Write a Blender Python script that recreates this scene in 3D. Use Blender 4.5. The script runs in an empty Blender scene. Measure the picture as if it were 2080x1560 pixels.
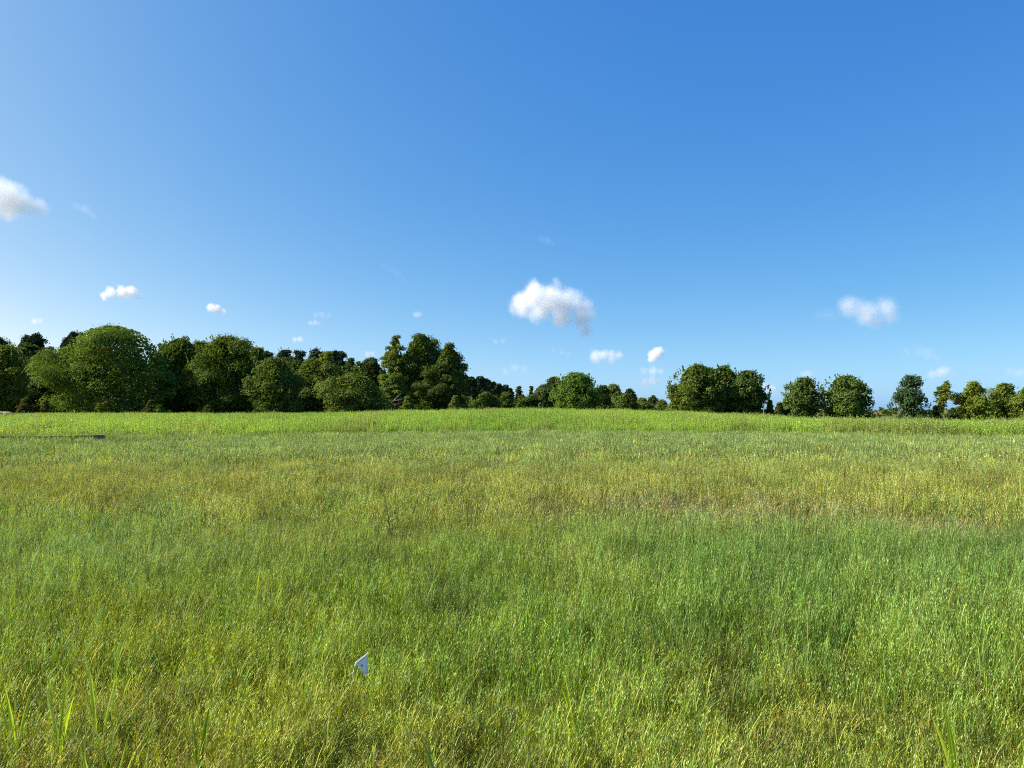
import bpy, bmesh, math, random
import numpy as np
from mathutils import Vector, Matrix

R = math.radians
SC = bpy.context.scene
COL = SC.collection

# ------------------------------------------------------------------ camera
CAM_Z = 1.6
FPX = 1571.0            # focal length in photo pixels (photo is 2080 px wide)
HORIZON = 832.0         # photo row of the horizon
PITCH = math.atan((HORIZON - 780.0) / FPX)
cam_d = bpy.data.cameras.new('camera')
cam_d.sensor_width = 36.0
cam_d.lens = FPX / 2080.0 * 36.0
cam_d.clip_start = 0.05
cam_d.clip_end = 40000.0
cam = bpy.data.objects.new('camera', cam_d)
COL.objects.link(cam)
cam.location = (0, 0, CAM_Z)
cam.rotation_euler = (R(90) + PITCH, 0, 0)
SC.camera = cam

# ------------------------------------------------------------------ light
SUN_EL, SUN_AZ = R(36), R(-90)         # azimuth from the view direction, minus = to the left
sun_dir = Vector((math.cos(SUN_EL) * math.sin(SUN_AZ), math.cos(SUN_EL) * math.cos(SUN_AZ), math.sin(SUN_EL)))
world = bpy.data.worlds.new('World')
SC.world = world
world.use_nodes = True
wn = world.node_tree
bg = wn.nodes['Background']
sky = wn.nodes.new('ShaderNodeTexSky')
sky.sky_type = 'NISHITA'
sky.sun_disc = False
sky.sun_elevation = SUN_EL
sky.sun_rotation = SUN_AZ
sky.air_density = 0.2
sky.dust_density = 1.2
sky.ozone_density = 3.0
EXPOSURE = 1.12
SKY_STRENGTH = 0.06
# the phone's colour rendering of blue: one even tone curve per channel over the whole sky
sep = wn.nodes.new('ShaderNodeSeparateColor')
com = wn.nodes.new('ShaderNodeCombineColor')
wn.links.new(sky.outputs[0], sep.inputs[0])
for ch, (k_, g_) in enumerate([(5.4, 1.295), (2.43, .755), (1.36, .30)]):
    a_ = wn.nodes.new('ShaderNodeMath'); a_.operation = 'MULTIPLY'; a_.inputs[1].default_value = 0.1
    p_ = wn.nodes.new('ShaderNodeMath'); p_.operation = 'POWER'; p_.inputs[1].default_value = g_
    m_ = wn.nodes.new('ShaderNodeMath'); m_.operation = 'MULTIPLY'; m_.inputs[1].default_value = k_ / SKY_STRENGTH / 2 ** EXPOSURE
    wn.links.new(sep.outputs[ch], a_.inputs[0]); wn.links.new(a_.outputs[0], p_.inputs[0]); wn.links.new(p_.outputs[0], m_.inputs[0])
    wn.links.new(m_.outputs[0], com.inputs[ch])
wn.links.new(com.outputs[0], bg.inputs['Color'])
bg.inputs['Strength'].default_value = SKY_STRENGTH
sun_l = bpy.data.lights.new('sun', 'SUN')
sun_l.energy = 5.0
sun_l.angle = R(0.53)
sun_l.color = (1.0, 0.965, 0.90)
sun_o = bpy.data.objects.new('sun', sun_l)
sun_o.rotation_euler = sun_dir.to_track_quat('Z', 'Y').to_euler()
COL.objects.link(sun_o)

vs = SC.view_settings
vs.view_transform = 'Standard'
vs.look = 'None'
vs.exposure = EXPOSURE
vs.gamma = 1.0
vs.use_curve_mapping = False
SC.render.engine = 'CYCLES'
SC.cycles.diffuse_bounces = 3
SC.cycles.transmission_bounces = 4
SC.cycles.transparent_max_bounces = 8
SC.cycles.volume_bounces = 5
SC.cycles.sample_clamp_indirect = 3.0
SC.cycles.max_bounces = 12
SC.cycles.use_denoising = False
SC.cycles.use_adaptive_sampling = False
SC.cycles.pixel_filter_type = 'BLACKMAN_HARRIS'
SC.cycles.filter_width = 1.1

# ------------------------------------------------------------------ helpers
def tag(o, label=None, cat=None, group=None, kind=None):
    if label: o['label'] = label
    if cat: o['category'] = cat
    if group: o['group'] = group
    if kind: o['kind'] = kind
    return o

def empty(name, loc):
    o = bpy.data.objects.new(name, None)
    o.empty_display_size = 0.2
    o.location = loc
    COL.objects.link(o)
    return o

def link(name, me, mat, parent=None, loc=(0, 0, 0)):
    o = bpy.data.objects.new(name, me)
    if mat is not None:
        me.materials.clear()
        me.materials.append(mat)
    COL.objects.link(o)
    o.location = loc
    if parent is not None:
        o.parent = parent
    return o

def mesh_np(name, verts, faces, vcol=None, smooth=False):
    """verts (n,3), faces: (m,k) int array, vcol (n,3) linear colours"""
    verts = np.asarray(verts, dtype=np.float32)
    faces = np.asarray(faces, dtype=np.int32)
    me = bpy.data.meshes.new(name)
    m, k = faces.shape
    me.vertices.add(len(verts)); me.loops.add(m * k); me.polygons.add(m)
    me.vertices.foreach_set('co', verts.ravel())
    me.loops.foreach_set('vertex_index', faces.ravel())
    me.polygons.foreach_set('loop_start', np.arange(0, m * k, k, dtype=np.int32))
    me.polygons.foreach_set('loop_total', np.full(m, k, dtype=np.int32))
    me.polygons.foreach_set('use_smooth', np.full(m, smooth, dtype=bool))
    if vcol is not None:
        a = me.attributes.new('tone', 'FLOAT_COLOR', 'POINT')
        c = np.ones((len(verts), 4), dtype=np.float32); c[:, :3] = vcol
        a.data.foreach_set('color', c.ravel())
    me.update(calc_edges=True)
    return me

def sstep(a, b, x):
    t = np.clip((np.asarray(x, dtype=float) - a) / (b - a), 0, 1)
    return t * t * (3 - 2 * t)

def _h(ix, iy, seed):
    n = (ix.astype(np.int64) * 374761393 + iy.astype(np.int64) * 668265263 + seed * 974634777) & 0xFFFFFFFF
    n = ((n ^ (n >> 13)) * 1274126177) & 0xFFFFFFFF
    n = n ^ (n >> 16)
    return (n & 0xFFFF) / 65535.0

def vnoise(x, y, seed=0):
    x = np.asarray(x, dtype=float); y = np.asarray(y, dtype=float)
    ix = np.floor(x); iy = np.floor(y)
    fx = x - ix; fy = y - iy
    fx = fx * fx * (3 - 2 * fx); fy = fy * fy * (3 - 2 * fy)
    a = _h(ix, iy, seed); b = _h(ix + 1, iy, seed); c = _h(ix, iy + 1, seed); d = _h(ix + 1, iy + 1, seed)
    return (a * (1 - fx) + b * fx) * (1 - fy) + (c * (1 - fx) + d * fx) * fy

def fbm(x, y, seed=0, oct=4):
    s = 0; amp = 0.5; f = 1.0
    for i in range(oct):
        s = s + amp * vnoise(np.asarray(x) * f + 17.3 * i, np.asarray(y) * f - 9.1 * i, seed + i)
        amp *= 0.5; f *= 2.0
    return s / (1 - 0.5 ** oct)

def ground(x, y):
    """terrain height: flat field, a gentle rise behind it, falling away to the right, a wooded rise at the far left"""
    x = np.asarray(x, dtype=float); y = np.asarray(y, dtype=float)
    z = 0.06 * (fbm(x * 0.25, y * 0.25, 5, 3) - 0.5)
    z = z + 0.62 * np.exp(-((x - 2) / 20.0) ** 2) * sstep(40, 66, y) * (1 - 0.9 * sstep(72, 120, y))
    z = z + 0.12 * sstep(-12, -40, x) * sstep(34, 70, y)
    z = z - 0.55 * sstep(12, 34, x) * sstep(38, 66, y)
    z = z + 5.0 * sstep(135, 260, y) * sstep(15, -70, x)
    z = z - 2.0 * sstep(110, 300, y) * sstep(0, 60, x)
    return z

def at(px, Y):
    return (px - 1040.0) / FPX * Y

def zat(py, Y):
    a = math.atan((780.0 - py) / FPX) + PITCH
    return CAM_Z + math.tan(a) * Y

def node_mat(name):
    m = bpy.data.materials.new(name)
    m.use_nodes = True
    nt = m.node_tree
    for n in list(nt.nodes):
        nt.nodes.remove(n)
    out = nt.nodes.new('ShaderNodeOutputMaterial')
    return m, nt, out

def leaf_mat(name, trans=0.35, gloss=0.06, rough=0.45, base=None, instanced=False, tr_tint=(1.15, 1.1, 0.55)):
    """two-sided foliage: diffuse + light passing through + a little sheen. Colour = vertex tone (x instance tint)"""
    m, nt, out = node_mat(name)
    N, L = nt.nodes, nt.links
    at_ = N.new('ShaderNodeAttribute'); at_.attribute_name = 'tone'
    col = at_.outputs['Color']
    if instanced:
        ti = N.new('ShaderNodeAttribute'); ti.attribute_name = 'tint'; ti.attribute_type = 'INSTANCER'
        mx = N.new('ShaderNodeMix'); mx.data_type = 'RGBA'; mx.blend_type = 'MULTIPLY'
        mx.inputs[0].default_value = 1.0
        L.new(col, mx.inputs[6]); L.new(ti.outputs['Color'], mx.inputs[7])
        col = mx.outputs[2]
    if base is not None:
        mb = N.new('ShaderNodeMix'); mb.data_type = 'RGBA'; mb.blend_type = 'MULTIPLY'
        mb.inputs[0].default_value = 1.0
        L.new(col, mb.inputs[6]); mb.inputs[7].default_value = (*base, 1)
        col = mb.outputs[2]
    df = N.new('ShaderNodeBsdfDiffuse'); L.new(col, df.inputs['Color'])
    tt = N.new('ShaderNodeMix'); tt.data_type = 'RGBA'; tt.blend_type = 'MULTIPLY'; tt.inputs[0].default_value = 1.0
    L.new(col, tt.inputs[6]); tt.inputs[7].default_value = (*tr_tint, 1)
    tr = N.new('ShaderNodeBsdfTranslucent'); L.new(tt.outputs[2], tr.inputs['Color'])
    m1 = N.new('ShaderNodeMixShader'); m1.inputs[0].default_value = trans
    L.new(df.outputs[0], m1.inputs[1]); L.new(tr.outputs[0], m1.inputs[2])
    gl = N.new('ShaderNodeBsdfGlossy'); gl.inputs['Roughness'].default_value = rough
    gl.inputs['Color'].default_value = (1, 1, 1, 1)
    m2 = N.new('ShaderNodeMixShader'); m2.inputs[0].default_value = gloss
    L.new(m1.outputs[0], m2.inputs[1]); L.new(gl.outputs[0], m2.inputs[2])
    L.new(m2.outputs[0], out.inputs['Surface'])
    return m

def plain_mat(name, col, rough=0.8, noise=0.25, scale=8.0, metallic=0.0, trans=0.0):
    m, nt, out = node_mat(name)
    N, L = nt.nodes, nt.links
    tc = N.new('ShaderNodeTexCoord')
    no = N.new('ShaderNodeTexNoise'); no.inputs['Scale'].default_value = scale; no.inputs['Detail'].default_value = 5
    L.new(tc.outputs['Object'], no.inputs['Vector'])
    rp = N.new('ShaderNodeValToRGB')
    rp.color_ramp.elements[0].position = 0.3; rp.color_ramp.elements[1].position = 0.7
    rp.color_ramp.elements[0].color = (*[c * (1 - noise) for c in col], 1)
    rp.color_ramp.elements[1].color = (*[min(1, c * (1 + noise)) for c in col], 1)
    L.new(no.outputs['Fac'], rp.inputs['Fac'])
    b = N.new('ShaderNodeBsdfPrincipled')
    L.new(rp.outputs[0], b.inputs['Base Color'])
    b.inputs['Roughness'].default_value = rough
    b.inputs['Metallic'].default_value = metallic
    sh = b.outputs[0]
    if trans > 0:
        t = N.new('ShaderNodeBsdfTranslucent'); L.new(rp.outputs[0], t.inputs['Color'])
        mx = N.new('ShaderNodeMixShader'); mx.inputs[0].default_value = trans
        L.new(sh, mx.inputs[1]); L.new(t.outputs[0], mx.inputs[2]); sh = mx.outputs[0]
    L.new(sh, out.inputs['Surface'])
    return m

# ------------------------------------------------------------------ ground sheet
def soil_material():
    m, nt, out = node_mat('soil_and_thatch')
    N, L = nt.nodes, nt.links
    g = N.new('ShaderNodeNewGeometry')
    n1 = N.new('ShaderNodeTexNoise'); n1.inputs['Scale'].default_value = 3.0; n1.inputs['Detail'].default_value = 8
    n2 = N.new('ShaderNodeTexNoise'); n2.inputs['Scale'].default_value = 60.0; n2.inputs['Detail'].default_value = 4
    L.new(g.outputs['Position'], n1.inputs['Vector']); L.new(g.outputs['Position'], n2.inputs['Vector'])
    r1 = N.new('ShaderNodeValToRGB')
    e = r1.color_ramp.elements
    e[0].position = 0.32; e[0].color = (0.115, 0.108, 0.040, 1)
    e[1].position = 0.66; e[1].color = (0.130, 0.160, 0.040, 1)
    L.new(n1.outputs['Fac'], r1.inputs['Fac'])
    r2 = N.new('ShaderNodeValToRGB')
    e = r2.color_ramp.elements
    e[0].position = 0.35; e[0].color = (0.45, 0.45, 0.45, 1)
    e[1].position = 0.7; e[1].color = (1.5, 1.4, 1.2, 1)
    L.new(n2.outputs['Fac'], r2.inputs['Fac'])
    mx = N.new('ShaderNodeMix'); mx.data_type = 'RGBA'; mx.blend_type = 'MULTIPLY'; mx.inputs[0].default_value = 1
    L.new(r1.outputs[0], mx.inputs[6]); L.new(r2.outputs[0], mx.inputs[7])
    b = N.new('ShaderNodeBsdfPrincipled'); b.inputs['Roughness'].default_value = 0.95
    b.inputs['Specular IOR Level'].default_value = 0.1
    L.new(mx.outputs[2], b.inputs['Base Color'])
    bp = N.new('ShaderNodeBump'); bp.inputs['Strength'].default_value = 0.6; bp.inputs['Distance'].default_value = 0.03
    L.new(n2.outputs['Fac'], bp.inputs['Height']); L.new(bp.outputs[0], b.inputs['Normal'])
    L.new(b.outputs[0], out.inputs['Surface'])
    return m

xs = np.concatenate([-np.geomspace(160, 6000, 14)[::-1], np.arange(-150, 151, 3.0), np.geomspace(160, 6000, 14)])
ys = np.concatenate([[-6000, -2000, -600, -200, -80, -40, -20], np.arange(-10, 300, 3.0), np.geomspace(310, 6000, 14)])
GX, GY = np.meshgrid(xs, ys)
GZ = ground(GX, GY)
nv = GX.shape
idx = np.arange(GX.size).reshape(nv)
quads = np.stack([idx[:-1, :-1], idx[:-1, 1:], idx[1:, 1:], idx[1:, :-1]], -1).reshape(-1, 4)
g_o = link('ground', mesh_np('ground', np.stack([GX, GY, GZ], -1).reshape(-1, 3), quads, smooth=True), soil_material())
tag(g_o, kind='structure')

# ------------------------------------------------------------------ trees
BARK = plain_mat('bark', (0.085, 0.068, 0.052), 0.9, 0.45, 3.0)
BARK_PALE = plain_mat('weathered_bark', (0.20, 0.185, 0.165), 0.9, 0.35, 4.0)
LEAF = leaf_mat('tree_leaf', trans=0.34, gloss=0.006, rough=0.5, tr_tint=(1.2, 1.1, 0.4))
NEEDLE = leaf_mat('pine_needle', trans=0.06, gloss=0.006, rough=0.5)

def rand_unit(rng, n):
    v = rng.normal(size=(n, 3))
    return v / np.linalg.norm(v, axis=1, keepdims=True)

def leaf_quads(rng, pos, nrm, size, cols, aspect=1.0):
    """bent rhombic leaf sprays (one quad each) at pos facing nrm"""
    n = len(pos)
    a = rand_unit(rng, n)
    u = np.cross(nrm, a); u /= (np.linalg.norm(u, axis=1, keepdims=True) + 1e-9)
    v = np.cross(nrm, u)
    s = (size * (0.6 + 0.8 * rng.random(n)))[:, None] * 0.5
    bend = nrm * s * 0.35
    j = lambda: 0.7 + 0.6 * rng.random((n, 1))
    p0 = pos - u * s * j() * aspect; p1 = pos - v * s * j() + bend; p2 = pos + u * s * j() * aspect; p3 = pos + v * s * j() + bend
    V = np.stack([p0, p1, p2, p3], 1).reshape(-1, 3)
    F = np.arange(4 * n).reshape(n, 4)
    return V, F, np.repeat(cols, 4, axis=0)

def tube(pts, rad, sides=6):
    pts = np.asarray(pts, float); n = len(pts)
    V = []; F = []
    d = np.gradient(pts, axis=0)
    d /= np.linalg.norm(d, axis=1, keepdims=True) + 1e-9
    for i in range(n):
        up = np.array([0.31, 0.95, 0.1]) if abs(d[i][2]) > 0.7 else np.array([0, 0, 1.0])
        s = np.cross(d[i], up); s /= np.linalg.norm(s) + 1e-9
        t = np.cross(s, d[i])
        for k in range(sides):
            a = 2 * math.pi * k / sides
            V.append(pts[i] + rad[i] * (math.cos(a) * s + math.sin(a) * t))
    for i in range(n - 1):
        for k in range(sides):
            k2 = (k + 1) % sides
            F.append((i * sides + k, i * sides + k2, (i + 1) * sides + k2, (i + 1) * sides + k))
    return V, F

class Tubes:
    def __init__(s): s.V = []; s.F = []
    def add(s, pts, rad, sides=6):
        V, F = tube(pts, rad, sides); b = len(s.V)
        s.V += V; s.F += [tuple(i + b for i in f) for f in F]
    def mesh(s, name): return mesh_np(name, np.array(s.V), np.array(s.F), smooth=True)

PROFILES = {
    'dome':   ([0, .10, .3, .5, .7, .85, .95, 1], [.74, .90, 1.0, 1.0, .90, .70, .46, .10]),
    'oak':    ([0, .12, .35, .55, .75, .9, 1], [.6, .85, 1.0, .98, .82, .52, .12]),
    'tall':   ([0, .15, .35, .5, .7, .85, 1], [.75, .95, .9, 1.0, .92, .68, .15]),
    'cone':   ([0, .15, .4, .7, .9, 1], [.85, 1.0, .75, .42, .2, .03]),
    'pine':   ([0, .2, .45, .7, .9, 1], [.7, .95, 1.0, .75, .42, .08]),
    'bush':   ([0, .2, .45, .7, .9, 1], [.85, 1.0, .97, .75, .42, .1]),
    'vase':   ([0, .15, .4, .65, .85, 1], [.40, .62, .92, 1.0, .78, .2]),
}

def crown_arrays(rng, R_, H, z0, style, colA, colB, leaf, n_leaf, puffs=None, gap=0.0, spiky=0.0, squash=0.85, depth=0.9, lean=0.0):
    """leaf sprays grouped in clumps that fill a crown of radius R_, from z0 up to H"""
    hx, hr = PROFILES[style]
    n_p = int((puffs or 46) * 2.2 * min(2.6, max(1.0, (H - z0) / (1.6 * R_))))
    asp = (H - z0) / max(R_, .1)
    n_l = int(np.clip(5 + 2.2 * asp + rng.integers(0, 4), 6, 15))
    lobes = []
    for i in range(n_l):
        hf = (1.0, .62, .55)[i] if i < 3 else .22 + .72 * (i - 2.5 + .8 * rng.random()) / (n_l - 2)
        prof = np.interp(min(hf * .93, 1), hx, hr)
        rl = R_ * (0.24 + 0.28 * rng.random()) * (.75 + .25 * prof)
        if asp > 2.2: rl = R_ * (0.46 + 0.16 * rng.random()) * (.7 + .3 * prof)
        rl = min(rl, (H - z0) * .34)
        an = rng.random() * 2 * math.pi if i > 2 else (0.3, math.pi + .2, -.2)[i] + .4 * rng.normal()
        off = max(0, prof * R_ * (.84 + .32 * rng.random()) - rl) if i else R_ * .12 * rng.random()
        zc = min(z0 + (H - z0) * hf - rl * .5, H - rl * squash)
        zc = max(zc, z0 + rl * .35)
        lobes.append((math.cos(an) * off + lean * hf, math.sin(an) * off * depth, zc, rl))
    lobes = np.array(lobes)
    wl = lobes[:, 3] ** 2; wl /= wl.sum()
    li = rng.choice(n_l, size=n_p, p=wl)
    dd = rand_unit(rng, n_p)
    dd[:, 2] = np.where(dd[:, 2] < -.55, -dd[:, 2], dd[:, 2])
    rad = np.clip(R_, .8, 6.0) * (0.12 + 0.12 * rng.random(n_p)) * (0.9 if style == 'pine' else 1.0)
    cen = lobes[li, :3] + dd * (np.maximum(lobes[li, 3] - rad * .7, .1) * (.80 + .28 * rng.random(n_p)))[:, None] * np.array([1, 1, squash])
    n_s = n_p // 4                                   # lower skirt and core that tie the lobes together
    hs_ = rng.random(n_s) * .62; as_ = rng.random(n_s) * 2 * math.pi
    ps_ = np.interp(hs_, hx, hr) * R_ * (.35 + .55 * rng.random(n_s))
    cen[:n_s] = np.stack([np.cos(as_) * ps_ + lean * hs_, np.sin(as_) * ps_ * depth, z0 + (H - z0) * hs_], 1)
    top = cen[:, 2] + rad * squash
    over = top > H
    cen[over, 2] -= (top[over] - H)
    low = cen[:, 2] - rad * squash < z0
    cen[low, 2] = z0 + rad[low] * squash
    keep = rng.random(n_p) >= gap
    cen, rad = cen[keep], rad[keep]
    w = rad ** 2; w /= w.sum()
    which = rng.choice(len(rad), size=n_leaf, p=w)
    d = rand_unit(rng, n_leaf)
    d[:, 2] = np.where(d[:, 2] < -0.3, -d[:, 2], d[:, 2])
    rr = 0.45 + 0.65 * rng.random(n_leaf) ** 0.7 + np.where(rng.random(n_leaf) < .16, .6 * rng.random(n_leaf), 0)
    pos = cen[which] + d * (rad[which] * rr)[:, None] * np.array([1, 1, squash])
    if style == 'pine':
        nrm = rand_unit(rng, n_leaf) * 0.7 + np.array([0, 0, 0.8]); 
    else:
        nrm = d * 1.2 + rand_unit(rng, n_leaf) * 0.6 + np.array([0, 0, 0.2])
    nrm /= np.linalg.norm(nrm, axis=1, keepdims=True)
    loose = rng.random(n_leaf) < 0.22 * (1 - gap)                       # leaves between the clumps
    k = int(loose.sum())
    hh = rng.random(k); aa = rng.random(k) * 2 * math.pi; pp = np.interp(hh, hx, hr) * R_ * 0.74 * np.sqrt(rng.random(k)) * (1 - gap)
    pos[loose] = np.stack([np.cos(aa) * pp + lean * hh, np.sin(aa) * pp * depth, z0 + (H - z0) * hh * .97], 1)
    ptone = rng.random(len(rad))
    t = np.clip(ptone[which] * 0.6 + rng.random(n_leaf) * 0.4, 0, 1)[:, None]
    cols = np.array(colA) * (1 - t) + np.array(colB) * t
    cols = cols * (0.72 + 0.56 * rng.random((n_leaf, 1))) * np.array([1.12, 1.14, .80])
    V, F, C = leaf_quads(rng, pos, nrm, np.where(loose, leaf * 1.7, leaf), cols)
    if spiky > 0:                                  # young upright shoots over the top and flanks
        ns = int(120 * spiky)
        hs = 0.35 + 0.65 * rng.random(ns); an = rng.random(ns) * 2 * math.pi
        pr = np.interp(hs, hx, hr) * R_ * 0.93
        bx = np.cos(an) * pr + lean * hs; by = np.sin(an) * pr * depth; bz = z0 + (H - z0) * hs * 0.94
        Vs, Fs, Cs = [], [], []
        L_ = H * (0.04 + 0.07 * rng.random(ns))
        m = 9
        tt = np.tile(np.linspace(0, 1, m), ns)
        base = np.repeat(np.stack([bx, by, bz], 1), m, axis=0)
        dirs = np.stack([np.cos(an) * 0.35, np.sin(an) * 0.35, 1.0 + 0 * an], 1)
        dirs /= np.linalg.norm(dirs, axis=1, keepdims=True)
        P = base + np.repeat(dirs * L_[:, None], m, axis=0) * tt[:, None] + rng.normal(size=(ns * m, 3)) * leaf * 0.35 * (1.1 - tt[:, None])
        c2 = np.tile(np.array(colB), (ns * m, 1)) * (0.85 + 0.4 * rng.random((ns * m, 1)))
        v2, f2, cc2 = leaf_quads(rng, P, rand_unit(rng, ns * m), leaf * 0.95, c2)
        F = np.concatenate([F, f2 + len(V)]); V = np.concatenate([V, v2]); C = np.concatenate([C, cc2])
    return V, F, C, cen, rad

def trunk_mesh(rng, R_, H, z0, cen, rad, r0, stems=1, n_limb=9):
    T = Tubes()
    order = np.argsort(-rad)[:n_limb * 2]
    sel = rng.choice(order, size=min(n_limb, len(order)), replace=False)
    tops = []
    for s in range(stems):
        ox = (s - (stems - 1) / 2) * r0 * 2.4
        top = np.array([ox * 2.5 + R_ * 0.1 * rng.normal(), R_ * 0.1 * rng.normal(), z0 + (H - z0) * 0.72])
        mid = np.array([ox * 1.4 + R_ * 0.05 * rng.normal(), R_ * 0.05 * rng.normal(), z0 + (H - z0) * 0.35])
        pts = [np.array([ox, 0, -0.3]), np.array([ox * 1.05, 0, 0.25]), mid * 0.5 + np.array([ox * .5, 0, 0]), mid, (mid + top) / 2 + R_ * 0.03 * rng.normal(size=3), top]
        T.add(pts, [r0 * 1.35, r0, r0 * 0.85, r0 * 0.7, r0 * 0.45, r0 * 0.2], 7)
        tops.append((mid, top))
    for k in sel:
        mid, top = tops[int(rng.integers(len(tops)))]
        f = rng.random() * 0.9
        a = mid * (1 - f) + top * f
        if cen[k][2] < a[2]: a = mid * 0.7 + np.array([0, 0, 0])
        b = cen[k]
        m1 = a * 0.55 + b * 0.45 + np.array([0, 0, -0.05 * H]) * rng.random()
        T.add([a, m1, b], [r0 * 0.42, r0 * 0.27, r0 * 0.08], 5)
        for q in range(2):
            e = b + rand_unit(rng, 1)[0] * rad[k] * 0.8
            T.add([m1 * .4 + b * .6, (m1 + e) / 2 + (b - m1) * .2, e], [r0 * 0.15, r0 * 0.1, r0 * 0.03], 4)
    return T.mesh('trunk')

TREE_N = [0]
def tree(name, label, cat, x0, x1, ytop, Y, style, colA, colB, leaf=0.30, dens=1.0, base=0.06, group=None, gap=0.0, spiky=0.0, puffs=None,
         stems=1, depth=0.9, mat=None, squash=0.85, lean=0.0, r0=None, bark=None, limbs=9):
    TREE_N[0] += 1
    rng = np.random.default_rng(1000 + TREE_N[0] * 7)
    cx = at((x0 + x1) / 2, Y); R_ = abs(x1 - x0) / 2 / FPX * Y * (1.30 if style == 'pine' else 1.30 if (Y > 89 and x1 < 800) else 1.18 if Y > 89 else 1.10)
    gz = float(ground(cx, Y))
    H = zat(ytop, Y) - gz
    root = empty(name, (cx, Y, gz))
    tag(root, label, cat, group)
    z0 = H * base
    area = 2 * R_ * (H - z0)
    leaf = leaf * (0.74 if Y < 200 else 1.0)
    n_leaf = int(min(42000, max(900, dens * 9.0 * area / (leaf * leaf * 0.55))))
    V, F, C, cen, rad = crown_arrays(rng, R_, H, z0, style, colA, colB, leaf, n_leaf, puffs, gap, spiky, squash, depth, lean)
    tm = trunk_mesh(rng, R_, H, z0, cen, rad, r0 or max(0.05, H * 0.018), stems, limbs)
    link('trunk', tm, bark or BARK, root)
    link('crown', mesh_np('crown', V, F, C), mat or LEAF, root)
    return root

# foliage colours (albedo, linear): dark oak, mid, light, olive, yellow, pine
DK = (0.030, 0.054, 0.020); DK2 = (0.052, 0.086, 0.028)
MD = (0.050, 0.088, 0.018); MD2 = (0.092, 0.145, 0.030)
LT = (0.074, 0.118, 0.020); LT2 = (0.140, 0.190, 0.038)
OL = (0.066, 0.104, 0.024); OL2 = (0.112, 0.160, 0.040)
YL = (0.110, 0.148, 0.024); YL2 = (0.185, 0.215, 0.042)
PN = (0.020, 0.042, 0.024); PN2 = (0.036, 0.066, 0.034)
BR = (0.050, 0.056, 0.020); BR2 = (0.092, 0.088, 0.030)
PK = (0.42, 0.33, 0.28); PK2 = (0.62, 0.52, 0.46)

# --- left wood, back row
tree('oak_tree', 'dark rounded oak crown peeping over the pale tree at the left edge', 'tree', -55, 30, 680, 150, 'oak', DK, DK2, .38, base=.15)
tree('pine_tree', 'dark pine with a knobbly top just right of the left-edge oak', 'tree', 24, 110, 677, 150, 'pine', PN, PN2, .34, base=.2, mat=NEEDLE, gap=.12)
tree('pine_tree', 'dark ragged pine leaning out behind the big round tree', 'tree', 92, 178, 672, 150, 'pine', PN, PN2, .34, base=.2, mat=NEEDLE, gap=.12, lean=1.2)
tree('pine_tree', 'small dark pine tip nearest the tall domed tree', 'tree', 518, 566, 713, 160, 'cone', PN, PN2, .32, base=.2, mat=NEEDLE)
tree('pine_tree', 'pointed dark pine above the layered olive tree', 'tree', 548, 602, 709, 165, 'pine', PN, PN2, .32, base=.25, mat=NEEDLE, gap=.1, spiky=.5)
tree('pine_tree', 'pair of dark pine peaks in the dip of the skyline', 'tree', 582, 630, 711, 165, 'cone', PN, PN2, .32, base=.2, mat=NEEDLE, spiky=.6)
tree('pine_tree', 'tallest dark pine behind the yellow-green tree', 'tree', 612, 668, 707, 165, 'cone', PN, PN2, .32, base=.2, mat=NEEDLE, spiky=.6)
tree('pine_tree', 'broad dark pine to the right of the yellow sprig', 'tree', 650, 712, 711, 165, 'pine', PN, PN2, .32, base=.2, mat=NEEDLE, gap=.08)
tree('oak_tree', 'small grey-green oak between the pines and the tall trees', 'tree', 696, 728, 727, 150, 'oak', DK, MD, .34, base=.1)
tree('oak_tree', 'dark rounded oak behind the low olive tree', 'tree', 716, 786, 726, 145, 'oak', DK, DK2, .34, base=.06)

# --- left wood, front row
tree('leafy_tree', 'pale sunlit tree cut by the left edge of the wood', 'tree', -45, 52, 699, 122, 'dome', LT, LT2, .28, base=.03, spiky=.4)
tree('leafy_tree', 'dull green tree between the left-edge tree and the big round tree', 'tree', 44, 142, 708, 132, 'oak', DK2, MD, .30, base=.03)
tree('leafy_tree', 'biggest round tree, broad sunlit dome of the left wood', 'tree', 116, 338, 658, 100, 'dome', (0.059, 0.109, 0.028), (0.109, 0.179, 0.042), .27, dens=1.05, base=.04, puffs=110, r0=.32, limbs=14)
tree('leafy_tree', 'narrow dark tree squeezed beside the biggest round tree', 'tree', 316, 412, 684, 106, 'dome', MD, MD2, .28, base=.02, spiky=.7)
tree('leafy_tree', 'tall domed tree with fine upright shoots, second highest of the wood', 'tree', 394, 520, 681, 102, 'dome', MD, MD2, .27, base=.02, puffs=64, spiky=.9)
tree('leafy_tree', 'slim tree sloping off the right shoulder of the domed tree', 'tree', 488, 552, 706, 110, 'tall', MD, LT2, .28, base=.02, spiky=.5)
tree('leafy_tree', 'layered olive tree with drooping side branches', 'tree', 508, 606, 727, 98, 'oak', (0.064, 0.104, 0.025), OL2, .25, base=.02, puffs=50, spiky=.3)
tree('leafy_tree', 'yellow-green tree with a bright upright sprig in mid wood', 'tree', 584, 688, 727, 112, 'oak', OL, OL2, .28, base=.03, puffs=50)
tree('sapling', 'bright yellow sprig rising above the yellow-green tree', 'tree', 640, 680, 713, 116, 'tall', YL, YL2, .26, base=.35, gap=.1)
tree('leafy_tree', 'low domed olive tree right of the yellow-green tree', 'tree', 656, 778, 758, 96, 'dome', OL, OL2, .24, base=.0, puffs=60)

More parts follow.
